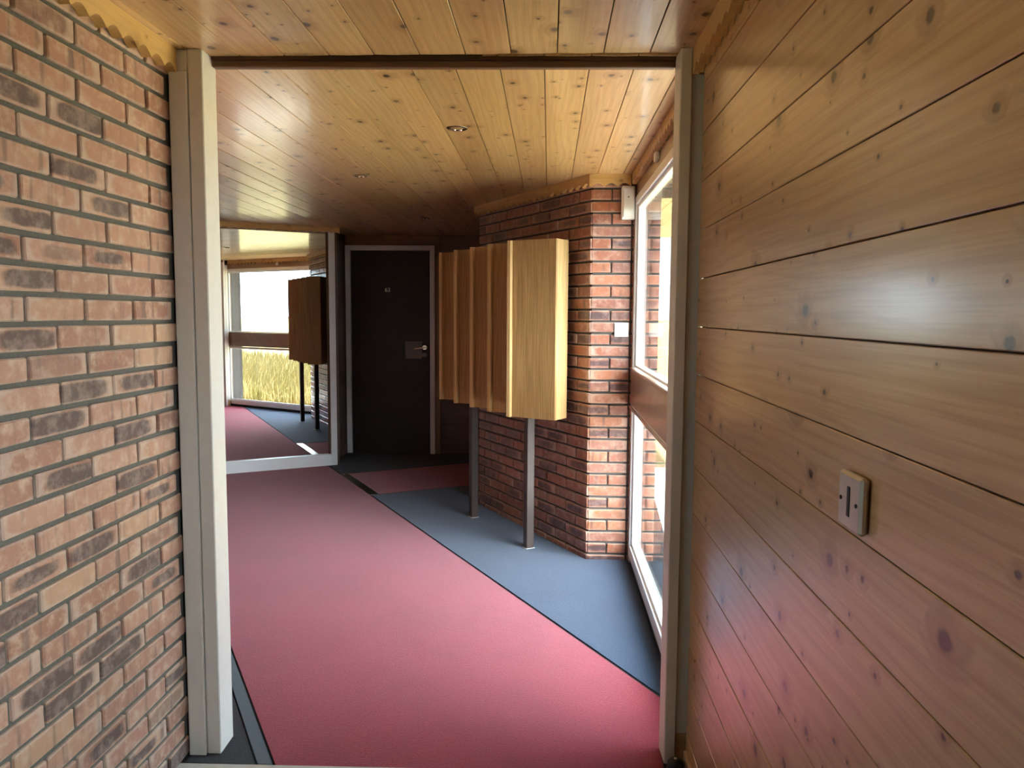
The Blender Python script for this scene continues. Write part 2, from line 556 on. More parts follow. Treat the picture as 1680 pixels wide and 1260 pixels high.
def lay(parent, mat, origin, direc, normal, s0, s1, z, H, rnd, Dp=0.05, proud=0.0):
    """lay one brick: s along direc from origin, face on the plane through origin with outward normal"""
    L = s1 - s0
    me = brick_mesh(L, Dp, H, mat, rnd.randrange(3))
    o = D.objects.new('brick', me)
    c = Vector(origin) + Vector(direc) * ((s0 + s1) / 2) - Vector(normal) * (Dp / 2 - proud - rnd.uniform(-0.0015, 0.0015))
    o.location = (c.x, c.y, z)
    o.rotation_euler = (rnd.gauss(0, .004), rnd.gauss(0, .0035), math.atan2(direc[1], direc[0]) + rnd.gauss(0, .004))
    return link(o, parent)


def bricks_joined(parent, mat, origin, direc, normal, length, z0, zs, H, pitch, Dp=0.05):
    """plain stretch out of the photograph's sight, laid as one body of bricks"""
    bm = bmesh.new()
    d, n = Vector(direc), Vector(normal)
    for k, z in enumerate(zs):
        s = -pitch / 2 if k % 2 else 0.0
        while s < length:
            a, b2 = max(0, s + .006), min(length, s + pitch - .006)
            if b2 - a > 0.03:
                r = bmesh.ops.create_cube(bm, size=1.0)
                for v in r['verts']:
                    p = Vector(origin) + d * ((a + b2) / 2 + v.co.x * (b2 - a)) - n * (Dp / 2 + v.co.y * Dp)
                    v.co = (p.x, p.y, z + v.co.z * H)
            s += pitch
    return bm_to('brick_courses', bm, mat, parent, kind='stuff')


# ------------------------------------------------------------------ planks
def plank_mesh(name, L, W, T, mat, cup=0.0012, cham=0.0013):
    """tongue-and-groove board: local x length, y width, show face at +z"""
    prof = [(-W / 2, -T / 2), (-W / 2, T / 2 - cham), (-W / 2 + cham, T / 2)]
    for t in (-0.5, 0.0, 0.5):
        prof.append((t * (W - 2 * cham), T / 2 + cup * (1 - (2 * t) ** 2)))
    prof += [(W / 2 - cham, T / 2), (W / 2, T / 2 - cham), (W / 2, -T / 2)]
    bm = bmesh.new()
    a = [bm.verts.new((-L / 2, y, z)) for y, z in prof]
    c = [bm.verts.new((L / 2, y, z)) for y, z in prof]
    n = len(prof)
    for i in range(n):
        f = bm.faces.new((a[i], a[(i + 1) % n], c[(i + 1) % n], c[i]))
        f.smooth = 2 <= i <= 5
    for i in (2, 6):       # crisp arrises, so the show face keeps its own normals
        for e in set(a[i].link_edges) & set(c[i].link_edges):
            e.smooth = False
    bm.faces.new(a[::-1])
    bm.faces.new(c)
    bmesh.ops.recalc_face_normals(bm, faces=bm.faces)
    me = D.meshes.new(name)
    bm.to_mesh(me)
    bm.free()
    me.materials.append(mat)
    return me


def place(o, c, ex, ey, tilt=0.0):
    ex, ey = Vector(ex), Vector(ey)
    ez = ex.cross(ey)
    m = Matrix((ex, ey, ez)).transposed() @ Matrix.Rotation(tilt, 3, 'X')
    m = m.to_4x4()
    m.translation = c
    o.matrix_basis = m


# ================================================================== SETTING
rng = random.Random(7)

# ---- floor slab and outside ground
floor = prism('floor', M['slab'], [(XL - .4, -4.2), (0.78, -4.2), (0.78, 4.9), (0.92, 6.9), (0.92, 8.6), (-5.2, 8.6), (-5.2, 4.5), (XL - .4, 2.4)], -0.12, -0.006, kind='structure')
ground = box('ground', M['meadow'], -260, 260, -260, 260, -0.5, -0.13, bev=0, kind='structure')
paving = box('path', M['paving'], 0.80, 1.58, -4.5, 8.0, -0.13, -0.06, bev=0.004, kind='structure')

# ---- ceiling
ceiling = prism('ceiling', M['groove'], [(XL - .4, -4.2), (0.78, -4.2), (0.78, 4.9), (0.92, 6.9), (0.92, 8.6), (-5.4, 8.6), (-5.4, 4.3), (XL - .4, 2.2)], CEIL + 0.018, CEIL + 0.10, kind='structure')
roof = prism('roof', M['roof'], [(XL - .75, -4.5), (0.86, -4.5), (0.86, 4.9), (0.97, 6.9), (0.97, 8.8), (-5.8, 8.8), (-5.8, 4.1), (XL - .75, 1.8)], CEIL + 0.10, CEIL + 0.32, kind='structure')
PN = 0.1462
me_near = plank_mesh('ceiling_plank', 6.65, PN - 0.003, 0.016, M['pine_ceil'])
x = 0.017 + PN * 3
while x > XL - 0.02:
    w = PN
    o = D.objects.new('plank', me_near)
    link(o, ceiling)
    place(o, Vector((x - w / 2, -0.76, CEIL + 0.008)), (0, 1, 0), (1, 0, 0), R(rng.gauss(0, .25)))
    x -= PN
PF = 0.1503
far_meshes = {}
x = -0.024 + PF * 4
while x > -5.2:
    xc = x - PF / 2
    # far boards start behind the doorway and run to the door wall; out to the left they start at the side wall
    y0 = 2.585 if xc > -1.25 else max(2.585, 2.60 + (-1.21 - xc) / 0.5 * 0.866 - 0.35)
    y1 = 8.42
    if xc < -2.2:
        y1 = 8.42
    if y1 - y0 > 0.3:
        key = round(y1 - y0, 3)
        if key not in far_meshes:
            far_meshes[key] = plank_mesh('ceiling_plank', y1 - y0, PF - 0.003, 0.016, M['pine_ceil'], cup=0.0014)
        o = D.objects.new('plank', far_meshes[key])
        link(o, ceiling)
        place(o, Vector((xc, (y0 + y1) / 2, CEIL + 0.008)), (0, 1, 0), (1, 0, 0), R(rng.gauss(0, .35)))
    x -= PF
me_e = plank_mesh('ceiling_plank', 4.4, PF - 0.003, 0.016, M['pine_ceil'])
for k in range(5):       # boards over the dark branch of the hall behind the pillar
    xc = -0.024 + PF * (4.5 + k)
    o = D.objects.new('plank', me_e)
    link(o, ceiling)
    place(o, Vector((xc, 6.3, CEIL + 0.009)), (0, 1, 0), (1, 0, 0), R(rng.gauss(0, .3)))

# ---- left brick wall of the near passage
wall_left = box('wall_left', M['mortar'], XL - 0.28, XL - 0.009, 1.46, 2.50, -0.12, CEIL + .02, bev=0, kind='structure')
BED0, BEDP = 1.470, 0.0700
BH = 0.0560
BP = 0.2355
k = -21
while True:
    zb = BED0 + BEDP * k
    zc = zb + BEDP / 2
    k += 1
    if zc - BH / 2 > CEIL:
        break
    even = (k - 1) % 2 == 0
    y = (1.766 if even else 1.881) - BP * 2
    while y < 2.50:
        a, b2 = y + 0.0065, y + BP - 0.0065
        a, b2 = max(a, 1.468), min(b2, 2.496)
        if b2 - a > 0.02:
            lay(wall_left, M['brick'], (XL, 0, 0), (0, 1, 0), (1, 0, 0), a, b2, zc + rng.uniform(-.0008, .0008), BH, rng)
        y += BP
wall_left_end = box('wall_left_far', M['mortar'], XL - 0.28, XL, -4.2, 1.05, -0.12, CEIL + .02, bev=0, kind='structure')

# ---- right boarded wall of the near passage
wall_right = box('wall_right', M['groove'], XR + 0.014, 0.77, 0.62, 2.50, -0.12, CEIL + .02, bev=0, kind='structure')
PW = 0.1497
me_w = plank_mesh('wall_plank', 1.86, PW - 0.0026, 0.014, M['pine_wall'], cup=0.0001)
for k in range(-1, 16):
    zt = 2.213 - PW * k
    o = D.objects.new('plank', me_w)
    link(o, wall_right)
    place(o, Vector((XR + 0.007, 1.58, zt - PW / 2)), (0, 1, 0), (0, 0, 1), R(rng.gauss(0, .4)))
    # local z of the board must look into the passage
    m = o.matrix_basis.copy()
    if (m.to_3x3() @ Vector((0, 0, 1))).x > 0:
        place(o, Vector((XR + 0.007, 1.58, zt - PW / 2)), (0, -1, 0), (0, 0, 1), R(rng.gauss(0, .4)))
wr_end = box('wall_right_reveal', M['render'], 0.52, 0.77, 2.50, 2.54, -0.12, CEIL + .02, bev=0, kind='structure')
wr_out = box('wall_right_outer', M['render'], 0.77, 0.79, 0.60, 2.54, -0.12, CEIL + .02, bev=0, kind='structure')
baseboard_right = board('baseboard_right', M['pine_wall'], (XR - 0.006, 0.64, 0.035), (XR - 0.006, 2.49, 0.035), 0.07, 0.012, (0, 0, 1), kind='structure')

# ---- the lobby behind the camera: solid end wall, side windows added for light
wall_back = box('wall_back', M['plaster'], XL - .4, 0.80, -4.3, -4.15, -0.12, CEIL + .02, bev=0, kind='structure')


def add_fill_window(name, xg, y0, y1, nbay):
    w = empty(name, (xg, (y0 + y1) / 2, 0), kind='structure')
    yc = (y0 + y1) / 2
    bay = (y1 - y0) / nbay
    for i in range(nbay + 1):
        yy = y0 + i * bay - yc
        box('mullion', M['white'], -.03, .03, max(yy - .025, y0 - yc), min(yy + .025, y1 - yc), 1.00, CEIL, w)
    for i in range(nbay):
        a, b2 = y0 + i * bay - yc + .026, y0 + (i + 1) * bay - yc - .026
        box('sill', M['white'], -.03, .03, a, b2, 1.00, 1.06, w)
        box('head', M['white'], -.03, .03, a, b2, CEIL - 0.12, CEIL, w)
        box('pane', M['glass'], -.003, .003, a, b2, 1.061, CEIL - 0.121, w, bev=0)
    return w


add_fill_window('fill_window_right', 0.56, -0.25, 0.55, 1)  # made-up window out of view, added to light the left bricks and posts
wall_right_far = box('wall_right_far', M['plaster'], XR, 0.77, -4.2, -0.26, -0.12, CEIL + .02, bev=0, kind='structure')
wall_right_low = box('wall_right_low', M['plaster'], XR, 0.77, -0.259, 0.56, -0.12, 0.99, bev=0, kind='structure')
wall_right_post = box('wall_right_post', M['plaster'], XR, 0.77, 0.56, 0.615, -0.12, CEIL + .02, bev=0, kind='structure')
add_fill_window('fill_window_left', XL - 0.10, 1.06, 1.45, 1)  # made-up window out of view, added to light the boarded right wall
wall_left_low = box('wall_left_low', M['plaster'], XL - 0.28, XL, 1.05, 1.46, -0.12, 0.99, bev=0, kind='structure')

# ---- brick pillar
PZ0, PZP = 1.460 - 0.0713 * 21, 0.0713
PH = 0.0590
pc = uv(3.97, 2.573)          # corner
pe = uv(5.56, 2.573)          # far end of its long face
pillar_poly = [(0.262, 4.739), (0.655, 4.739), (0.665, 4.75), (0.95, 8.45), (3.6, 8.45), (pe.x + .02, pe.y - .02)]
pb = 0.011                    # mortar sits back from the brick faces
inner = [Vector((pc.x + .013, pc.y + .012)), Vector((0.655, pc.y + .012)), Vector((0.655, 4.95)), Vector((0.86, 8.3))]
u1 = uv(5.55, 2.573 + pb)
u2 = uv(5.55, 6.3)
pillar = prism('pillar', M['mortar_pier'], [(inner[0].x, inner[0].y), (inner[1].x, inner[1].y), (inner[2].x, inner[2].y), (0.80, 6.87), (u1.x, u1.y)], -0.12, CEIL + .02, kind='structure')
nB = -B
nY = Vector((0, -1, 0))
for k in range(0, 33):
    zc = PZ0 + PZP * (k + 0.5)
    if zc + PH / 2 > CEIL + 0.02:
        break
    full = (k % 2 == 0)
    # long face, from the corner away along A
    s, first = 0.0, True
    while s < 1.56:
        L = (0.252 if full else 0.137) if first else 0.2425
        a, b2 = s + (0.0 if first else .0045), min(s + L - .0045, 1.575)
        if b2 - a > 0.02:
            lay(pillar, M['brick_pier'], (pc.x, pc.y, 0), A, nB, a, b2, zc + rng.uniform(-.001, .001), PH, rng, Dp=0.045)
        s += L
        first = False
    # short face towards the camera, on past the window to the outside
    if full:
        cuts = [(0.006, 0.2395), (0.2485, 0.41)]
    else:
        cuts = [(0.006, 0.119), (0.127, 0.2395), (0.2485, 0.355), (0.364, 0.41)]
    for a, b2 in cuts:
        lay(pillar, M['brick_pier'], (pc.x, pc.y, 0), (1, 0, 0), nY, a, b2, zc + rng.uniform(-.001, .001), PH, rng, Dp=0.045)

# ---- far walls
wall_far = box('wall_far', M['groove'], -2.22, 0.79, 8.312, 8.42, -0.12, CEIL + .02, bev=0, kind='structure')
me_f = plank_mesh('wall_plank', 2.96, 0.146, 0.014, M['pine_dark'])
me_ft = plank_mesh('wall_plank', 0.90, 0.115, 0.014, M['pine_dark'])
for k in range(16):
    o = D.objects.new('plank', me_f)
    link(o, wall_far)
    place(o, Vector((-0.69, 8.305, 0.075 + k * 0.1475)), (1, 0, 0), (0, 0, 1))
    m = o.matrix_basis.to_3x3() @ Vector((0, 0, 1))
    if m.y > 0:
        place(o, o.matrix_basis.translation, (-1, 0, 0), (0, 0, 1))
wall_branch = box('wall_branch', M['render'], 0.80, 0.90, 6.78, 8.50, -0.12, CEIL + .02, bev=0, kind='structure')
wall_nib = box('wall_nib', M['groove'], -2.32, -2.186, 7.74, 8.42, -0.12, CEIL + .02, bev=0, kind='structure')
me_n = plank_mesh('wall_plank', 0.565, 0.146, 0.014, M['pine_dark'])
for k in range(16):
    o = D.objects.new('plank', me_n)
    link(o, wall_nib)
    place(o, Vector((-2.178, 8.025, 0.075 + k * 0.1475)), (0, 1, 0), (0, 0, 1))
    if (o.matrix_basis.to_3x3() @ Vector((0, 0, 1))).x < 0:
        place(o, o.matrix_basis.translation, (0, -1, 0), (0, 0, 1))
baseboard_nib = board('baseboard_nib', M['pine_dark'], (-2.163, 7.76, 0.05), (-2.163, 8.27, 0.05), 0.10, 0.014, (0, 0, 1), kind='structure')
baseboard_far = board('baseboard_far', M['pine_dark'], (-1.15, 8.285, 0.05), (0.78, 8.285, 0.05), 0.10, 0.014, (0, 0, 1), kind='structure')
# wall behind the glazed panel and the hidden left side of the hall
p1, p2 = uv(UM + .05, 0.15), uv(UM + .05, 2.03)
p3, p4 = uv(UM + .25, 2.03), uv(UM + .25, 0.15)
wall_panel = prism('wall_panel', M['pine_dark'], [(p.x, p.y) for p in (p1, p2, p3, p4)], -0.12, CEIL + .02, kind='structure')
q1, q2, q3, q4 = uv(2.84, 0.24), uv(UM + .2, 0.24), uv(UM + .2, 0.02), uv(2.66, 0.02)
wall_side = prism('wall_side', M['mortar_pier'], [(q1.x, q1.y), (q2.x, q2.y), (q3.x, q3.y), (q4.x, q4.y)], -0.12, CEIL + .02, kind='structure')
bq = uv(2.86, 0.25)
bricks_joined(wall_side, M['brick_pier'], (bq.x, bq.y, 0), A, B, 4.72, 0,
              [0.035 + 0.07 * k for k in range(33)], BH, BP)

# ---- window beside the blue carpet
WY0, WY1 = 2.56, 4.738
window_1 = empty('window_1', (XW, (WY0 + WY1) / 2, 0), kind='structure')
wc = (WY0 + WY1) / 2


def wbox(name, mat, x0, x1, y0, y1, z0, z1, bev=0.0025, parent=None):
    return box(name, mat, x0, x1, y0 - wc, y1 - wc, z0, z1, parent or window_1, bev)


wbox('stile', M['white'], -.010, .05, WY1 - .065, WY1, 0.0, 2.19)
wbox('stile', M['rail_wood'], -.010, .05, WY0 - .02, WY0 + .03, 0.0, 2.19)
wbox('top_rail', M['white'], -.010, .05, WY0 + .03, WY1 - .065, 2.145, 2.19)
wbox('bottom_rail', M['white'], -.010, .05, WY0 + .03, WY1 - .065, 0.035, 0.105)
wbox('sill', M['rubber'], -.004, .05, WY0, WY1, -.01, 0.035)
wbox('mid_rail', M['rail_wood'], -.018, .05, WY0 + .03, WY1 - .05, 0.965, 1.175)
wbox('fillet', M['rail_wood'], -.026, -.012, WY0 + .03, WY1 - .05, 1.175, 1.19)
wbox('fillet', M['rail_wood'], -.026, -.012, WY0 + .03, WY1 - .05, 0.945, 0.962)
for z0, z1 in ((0.105, 0.945), (1.19, 2.145)):
    a, b2 = WY0 + .03, WY1 - .065
    wbox('bead', M['white'], .004, .024, b2 - .024, b2, z0, z1, .003)
    wbox('bead', M['white'], .004, .024, a, a + .014, z0, z1, .003)
    wbox('bead', M['white'], .004, .024, a + .014, b2 - .024, z0, z0 + .016, .003)
    wbox('bead', M['white'], .004, .024, a + .014, b2 - .024, z1 - .020, z1, .003)
    wbox('pane', M['glass'], .026, .032, a, b2, z0, z1, 0)
wbox('head_board', M['rail_wood'], -.004, .05, WY0 - .02, WY1, 2.192, 2.28)
lintel = box('lintel', M['render'], XW + .052, 0.77, 2.5, 4.74, 2.19, CEIL + .02, bev=0, kind='structure')

# ---- glazed panel that mirrors the hall
window_2 = empty('window_2', uv(UM, 1.12), math.atan2(B.y, B.x), kind='structure')
# local x runs along B, local y along A


def pbox(name, mat, v0, v1, y0, y1, z0, z1, bev=0.002):
    return box(name, mat, v0 - 1.12, v1 - 1.12, y0, y1, z0, z1, window_2, bev)


pbox('stile', M['white'], 1.925, 1.985, -.03, .03, 0.0, 2.285)
pbox('stile', M['white'], 0.25, 0.31, -.03, .03, 0.0, 2.285)
pbox('bottom_rail', M['white'], 0.31, 1.925, -.03, .03, 0.0, 0.112)
pbox('top_rail', M['rail_wood'], 0.31, 1.925, -.004, .03, 2.262, 2.32)
pbox('bead', M['groove'], 1.905, 1.925, -.012, .01, 0.112, 2.28)
pbox('pane', M['mirror'], 0.31, 1.912, 0.0, 0.008, 0.108, 2.275, 0)

# ---- scalloped pine valances
def valance(name, p0, p1, out, z_top=CEIL, depth=0.068, thick=0.026, wave=0.078, amp=0.0135, flip=False):
    p0, p1 = Vector(p0), Vector(p1)
    L = (p1 - p0).length
    ex = (p1 - p0) / L
    n = max(8, int(L / wave * 10))
    bm = bmesh.new()
    rows = []
    for i in range(n + 1):
        s = L * i / n
        zb = -depth + amp * (abs(math.sin(math.pi * s / wave)) * 1.6 - 0.5)
        rows.append([bm.verts.new((s - L / 2, t, zz)) for t, zz in ((0, 0), (0, zb), (thick, zb), (thick, 0))])
    for i in range(n):
        a, b2 = rows[i], rows[i + 1]
        for j in range(4):
            bm.faces.new((a[j], a[(j + 1) % 4], b2[(j + 1) % 4], b2[j]))
    bm.faces.new(rows[0])
    bm.faces.new(rows[-1][::-1])
    o = bm_to(name, bm, M['pine_trim'], kind='structure')
    ey = Vector(out).normalized()
    ez = Vector((0, 0, 1))
    if ex.cross(ey).z < 0:
        ex = -ex
    m = Matrix((ex, ey, ez)).transposed().to_4x4()
    m.translation = Vector(((p0.x + p1.x) / 2, (p0.y + p1.y) / 2, z_top))
    o.matrix_world = m
    return o


valance('trim_1', (XL + .002, 1.46, 0), (XL + .002, 2.485, 0), (1, 0, 0), depth=0.070, thick=0.030)
valance('trim_2', (XR - .002, 0.64, 0), (XR - .002, 2.535, 0), (-1, 0, 0), depth=0.072, thick=0.030)
pa, pz = uv(3.955, 2.571), uv(5.59, 2.571)
valance('trim_3', pa, pz, -B, depth=0.066, thick=0.022)
valance('trim_4', (0.240, 4.725, 0), (0.475, 4.725, 0), (0, -1, 0), depth=0.066, thick=0.024)
va, vb = uv(UM - .004, 0.28), uv(UM - .004, 2.03)
valance('trim_5', va, vb, -A, depth=0.052, thick=0.045, amp=0.007)
valance('trim_6', (XW - .005, 2.63, 0), (XW - .005, 4.70, 0), (-1, 0, 0), depth=0.062, thick=0.028)

# ---- near doorway
door_1 = empty('door_1', (-0.4, 2.53, 0), R(1.6), kind='structure')


def dbox(name, mat, x0, x1, y0, y1, z0, z1, bev=0.003, parent=None):
    return box(name, mat, x0 + .4, x1 + .4, y0 - 2.53, y1 - 2.53, z0, z1, parent or door_1, bev)


dbox('jamb', M['cream'], XL + .004, -1.148, 2.503, 2.60, 0.0, 2.256)
dbox('jamb', M['cream'], -1.1455, -1.099, 2.508, 2.62, 0.004, CEIL)
dbox('jamb', M['cream'], -1.186, -1.148, 2.515, 2.60, 2.256, CEIL)
dbox('jamb', M['cream'], 0.3995, 0.436, 2.500, 2.60, 0.0, CEIL)
dbox('door_stop', M['cream'], 0.4365, 0.485, 2.513, 2.60, 0.10, 2.25)
dbox('plinth_block', M['pine_wall'], 0.4370, 0.485, 2.515, 2.60, -.004, 0.0995)
dbox('head_strip', M['batten'], -1.098, 0.399, 2.585, 2.612, 2.291, 2.313, .003)
dbox('head_strip', M['groove'], -1.098, 0.399, 2.580, 2.606, 2.3135, CEIL + .004, .0)  # dark strip standing in for the shadow line above the batten
threshold = box('trim_7', M['thresh'], XL + .003, XR - .012, 2.20, 2.437, -0.006, 0.012, bev=0.004, kind='structure')
threshold.rotation_euler.z = R(1.2)

# ---- far door
DX0, DX1, DY = -2.158, -1.206, 8.296
door_2 = empty('door_2', ((DX0 + DX1) / 2, DY, 0), kind='structure')
dcx = (DX0 + DX1) / 2


def fbox(name, mat, x0, x1, y0, y1, z0, z1, bev=0.002, parent=None):
    return box(name, mat, x0 - dcx, x1 - dcx, y0 - DY, y1 - DY, z0, z1, parent or door_2, bev)


fbox('jamb', M['white'], DX0, DX0 + .052, 8.245, 8.30, 0.0, 2.215)
fbox('jamb', M['white'], DX1 - .052, DX1, 8.245, 8.30, 0.0, 2.215)
fbox('head', M['white'], DX0 + .052, DX1 - .052, 8.245, 8.30, 2.163, 2.215)
leaf = fbox('leaf', M['leaf'], DX0 + .055, DX1 - .055, 8.272, 8.31, 0.006, 2.16)
lx, ly, lz = leaf.location
def lbox(name, mat, x0, x1, y0, y1, z0, z1, bev=0.001):
    return box(name, mat, x0 - dcx - lx, x1 - dcx - lx, y0 - DY - ly, y1 - DY - ly, z0 - lz, z1 - lz, leaf, bev)
lbox('lock_plate', M['dull'], -1.527, -1.345, 8.266, 8.272, 1.022, 1.205)
bm = bmesh.new()
cyl_bm(bm, 0.024, 0.010, 24, 0, m=Matrix.Rotation(R(90), 4, 'X'))
bm2m = Matrix.Translation((0, -0.03, 0)) @ Matrix.Rotation(R(90), 4, 'X')
cyl_bm(bm, 0.009, 0.05, 12, 0, m=bm2m)
cyl_bm(bm, 0.009, 0.115, 12, 0, m=Matrix.Translation((-0.045, -0.052, -0.006)) @ Matrix.Rotation(R(82), 4, 'Y'))
bm_to('handle', bm, M['chrome'], leaf, (-1.318 - dcx - lx, 8.266 - DY - ly, 1.142 - lz), smooth=False)
bm = bmesh.new()
cyl_bm(bm, 0.026, 0.012, 24, 0, m=Matrix.Rotation(R(90), 4, 'X'))
cyl_bm(bm, 0.010, 0.02, 14, 0, m=Matrix.Rotation(R(90), 4, 'X'))
bm_to('lock_cylinder', bm, M['dull'], leaf, (-1.318 - dcx - lx, 8.266 - DY - ly, 1.062 - lz))
fc = D.curves.new('door_number', 'FONT')
fc.body = '63'
fc.size = 0.062
fc.extrude = 0.002
fc.align_x = 'CENTER'
fc.align_y = 'CENTER'
fc.materials.append(M['steel'])
num = D.objects.new('door_number', fc)
link(num, leaf)
num.location = (-1.712 - dcx - lx, 8.270 - DY - ly, 1.748 - lz)
num.rotation_euler = (R(90), 0, 0)
# pine casing round it
trim_8 = empty('trim_8', (dcx, 8.28, 0), kind='structure')
board('casing', M['casing'], (DX1 + .028 - dcx, 0, 0), (DX1 + .028 - dcx, 0, 2.255), 0.055, 0.02, (1, 0, 0), trim_8)
board('casing', M['casing'], (DX0 - dcx, 0, 2.270), (DX1 + .056 - dcx, 0, 2.270), 0.10, 0.02, (0, 0, 1), trim_8)

# ================================================================== FLOOR COVERINGS
Y0 = 2.442


def cpt(name, mat, pts, label, z=0.0):
    return prism(name, mat, [(p[0], p[1]) for p in pts], -0.006, z, label=label, category='carpet')


cpt('carpet', M['red'], [(-0.893, Y0), (0.398, Y0), (0.398, 2.605), (0.498, 2.625), (0.498, 2.906), uv(7.598, 1.8855), uv(7.598, 0.449)],
    'bright red carpet runner crossing the hall from the doorway to the white-framed glass')
cpt('carpet', M['blue'], [(0.503, 2.929), (0.503, 4.726), (pc.x - .004, pc.y - .004), uv(5.56, 2.568), (0.785, 6.90), (0.785, 7.60), uv(6.196, 1.898)],
    'slate blue carpet between the red runner, the tall window and the brick pillar')
cpt('carpet', M['grey'], [(XL + .01, Y0), (-0.962, Y0), uv(7.598, 0.404), uv(7.598, 0.262), uv(2.92, 0.262), (XL + .01, 2.60)],
    'charcoal carpet beside the foot of the left white door post')
cpt('carpet', M['red'], [uv(6.206, 1.968), (0.79, 7.625), (0.79, 8.27), (0.04, 8.27), uv(7.14, 1.968)],
    'dark red carpet patch in front of the dark door, behind the metal strip', -0.001)
cpt('carpet', M['navy'], [uv(7.15, 1.968), (0.02, 8.27), (-1.15, 8.27), (-2.15, 8.27), (-2.15, 7.76), uv(7.60, 1.90), uv(7.15, 1.90)],
    'navy carpet at the foot of the dark door', -0.001)
ed = prism('edging_strip', M['edging'], [(p[0], p[1]) for p in ((-0.955, Y0), (-0.905, Y0), uv(7.598, 0.443), uv(7.598, 0.408))], -0.006, 0.003,
           label='narrow blue-grey edging strip along the left side of the red runner', category='edging strip')
ds = prism('metal_strip', M['brass'], [(p[0], p[1]) for p in (uv(6.206, 1.889), uv(6.206, 1.962), uv(7.14, 1.962), uv(7.14, 1.889))], -0.006, 0.002,
           label='worn metal floor strip between the red runner and the dark red carpet', category='floor strip')

# ================================================================== THINGS
# ---- stepped oak cabinet on posts
cab_rot = math.atan2(-A.y, -A.x)          # local x = -A (towards the window), local y = B (towards the pillar)
cabinet = empty('letterbox_cabinet', uv(4.75, 2.37), cab_rot, category='cabinet',
                label='light wooden cabinet of five stepped angled boxes on dark posts before the brick pillar')


def cl(u, v, z):                            # hall u, v to the cabinet's own frame
    return Vector((4.75 - u, v - 2.37, z))


FW, FD, BZ0, BZ1 = 0.335, 0.175, 0.86, 1.952
dl = Vector((math.cos(R(30)), math.sin(R(30)), 0))      # along a box front, left to right, in cabinet frame
dd = Vector((-math.sin(R(30)), math.cos(R(30)), 0))     # from the front towards the back
for i in range(5):
    o0 = cl(4.335 + 0.279 * i, 2.20, 0)
    mid = o0 + dl * (FW / 2) + dd * (FD / 2)
    ang = R(30)
    # carcass (top, bottom, back) as the part, its boards as sub-parts
    bm = bmesh.new()
    T = 0.016
    add_box(bm, -FW / 2 + .026, FW / 2 - .018, -FD / 2 + .042, FD / 2, -(BZ1 - BZ0) / 2, -(BZ1 - BZ0) / 2 + T)
    add_box(bm, -FW / 2 + .026, FW / 2 - .018, -FD / 2 + .042, FD / 2, (BZ1 - BZ0) / 2 - T, (BZ1 - BZ0) / 2)
    add_box(bm, -FW / 2 + .026, FW / 2 - .018, FD / 2 - .01, FD / 2, -(BZ1 - BZ0) / 2 + T, (BZ1 - BZ0) / 2 - T)
    bx = bm_to('box', bm, M['oak'], cabinet, (mid.x, mid.y, (BZ0 + BZ1) / 2), ang)
    hz = (BZ1 - BZ0) / 2
    rec = 0.040          # the left board stands proud of the front panel
    box('side_board', M['oak_edge'], -FW / 2, -FW / 2 + .026, -FD / 2, FD / 2, -hz, hz, bx, .0015)
    box('side_board', M['oak_edge'], FW / 2 - .016, FW / 2, -FD / 2 + rec + .0005, FD / 2, -hz, hz, bx, .0015)
    box('front_panel', M['oak'], -FW / 2 + .0265, FW / 2, -FD / 2 + rec - .016, -FD / 2 + rec, -hz, hz, bx, .0012)
# back rail that ties the boxes together, and the posts
bk0, bk1 = cl(5.58, 2.455, 0), cl(4.10, 2.505, 0)
box('back_board', M['oak'], bk0.x, bk1.x - .10, 0.142, 0.156, 0.90, 1.90, cabinet, .001)
for u in (4.337, 5.19):
    c = cl(u, 2.368, 0)
    box('post', M['post'], c.x - .026, c.x + .026, c.y - .026, c.y + .026, -.0, 0.866, cabinet, .003)
    box('foot_plate', M['thresh'], c.x - .032, c.x + .032, c.y - .032, c.y + .032, 0.0, 0.004, cabinet, .001)

# ---- recessed ceiling spotlights
def spot_proto(label, x, y):
    s = empty('ceiling_light', (x, y, CEIL), label=label, category='ceiling light', group='recessed ceiling spotlights')
    bm = bmesh.new()
    seg = 32
    prof = [(0.034, 0.004), (0.036, -0.003), (0.046, -0.004), (0.049, 0.0005)]
    rings = [[bm.verts.new((r * math.cos(2 * math.pi * i / seg), r * math.sin(2 * math.pi * i / seg), z)) for i in range(seg)] for r, z in prof]
    for a, b2 in zip(rings, rings[1:]):
        for i in range(seg):
            bm.faces.new((a[i], a[(i + 1) % seg], b2[(i + 1) % seg], b2[i]))
    bm_to('ring', bm, M['brass'], s, smooth=True)
    bm = bmesh.new()
    prof = [(0.0345, 0.0), (0.030, 0.004), (0.018, 0.0065), (0.0, 0.007)]
    rings = [[bm.verts.new((r * math.cos(2 * math.pi * i / seg), r * math.sin(2 * math.pi * i / seg), z - .004)) for i in range(seg)] for r, z in prof[:-1]]
    c = bm.verts.new((0, 0, 0.003))
    for a, b2 in zip(rings, rings[1:]):
        for i in range(seg):
            bm.faces.new((a[i], a[(i + 1) % seg], b2[(i + 1) % seg], b2[i]))
    for i in range(seg):
        bm.faces.new((rings[-1][i], rings[-1][(i + 1) % seg], c))
    bm_to('reflector', bm, M['slot'], s, smooth=True)
    for sx, sy in ((-0.012, 0.0), (0.014, 0.004)):
        bm = bmesh.new()
        bmesh.ops.create_uvsphere(bm, u_segments=12, v_segments=8, radius=0.0085)
        bm_to('bulb', bm, M['chrome'], s, (sx, sy, -0.006), smooth=True)
    return s


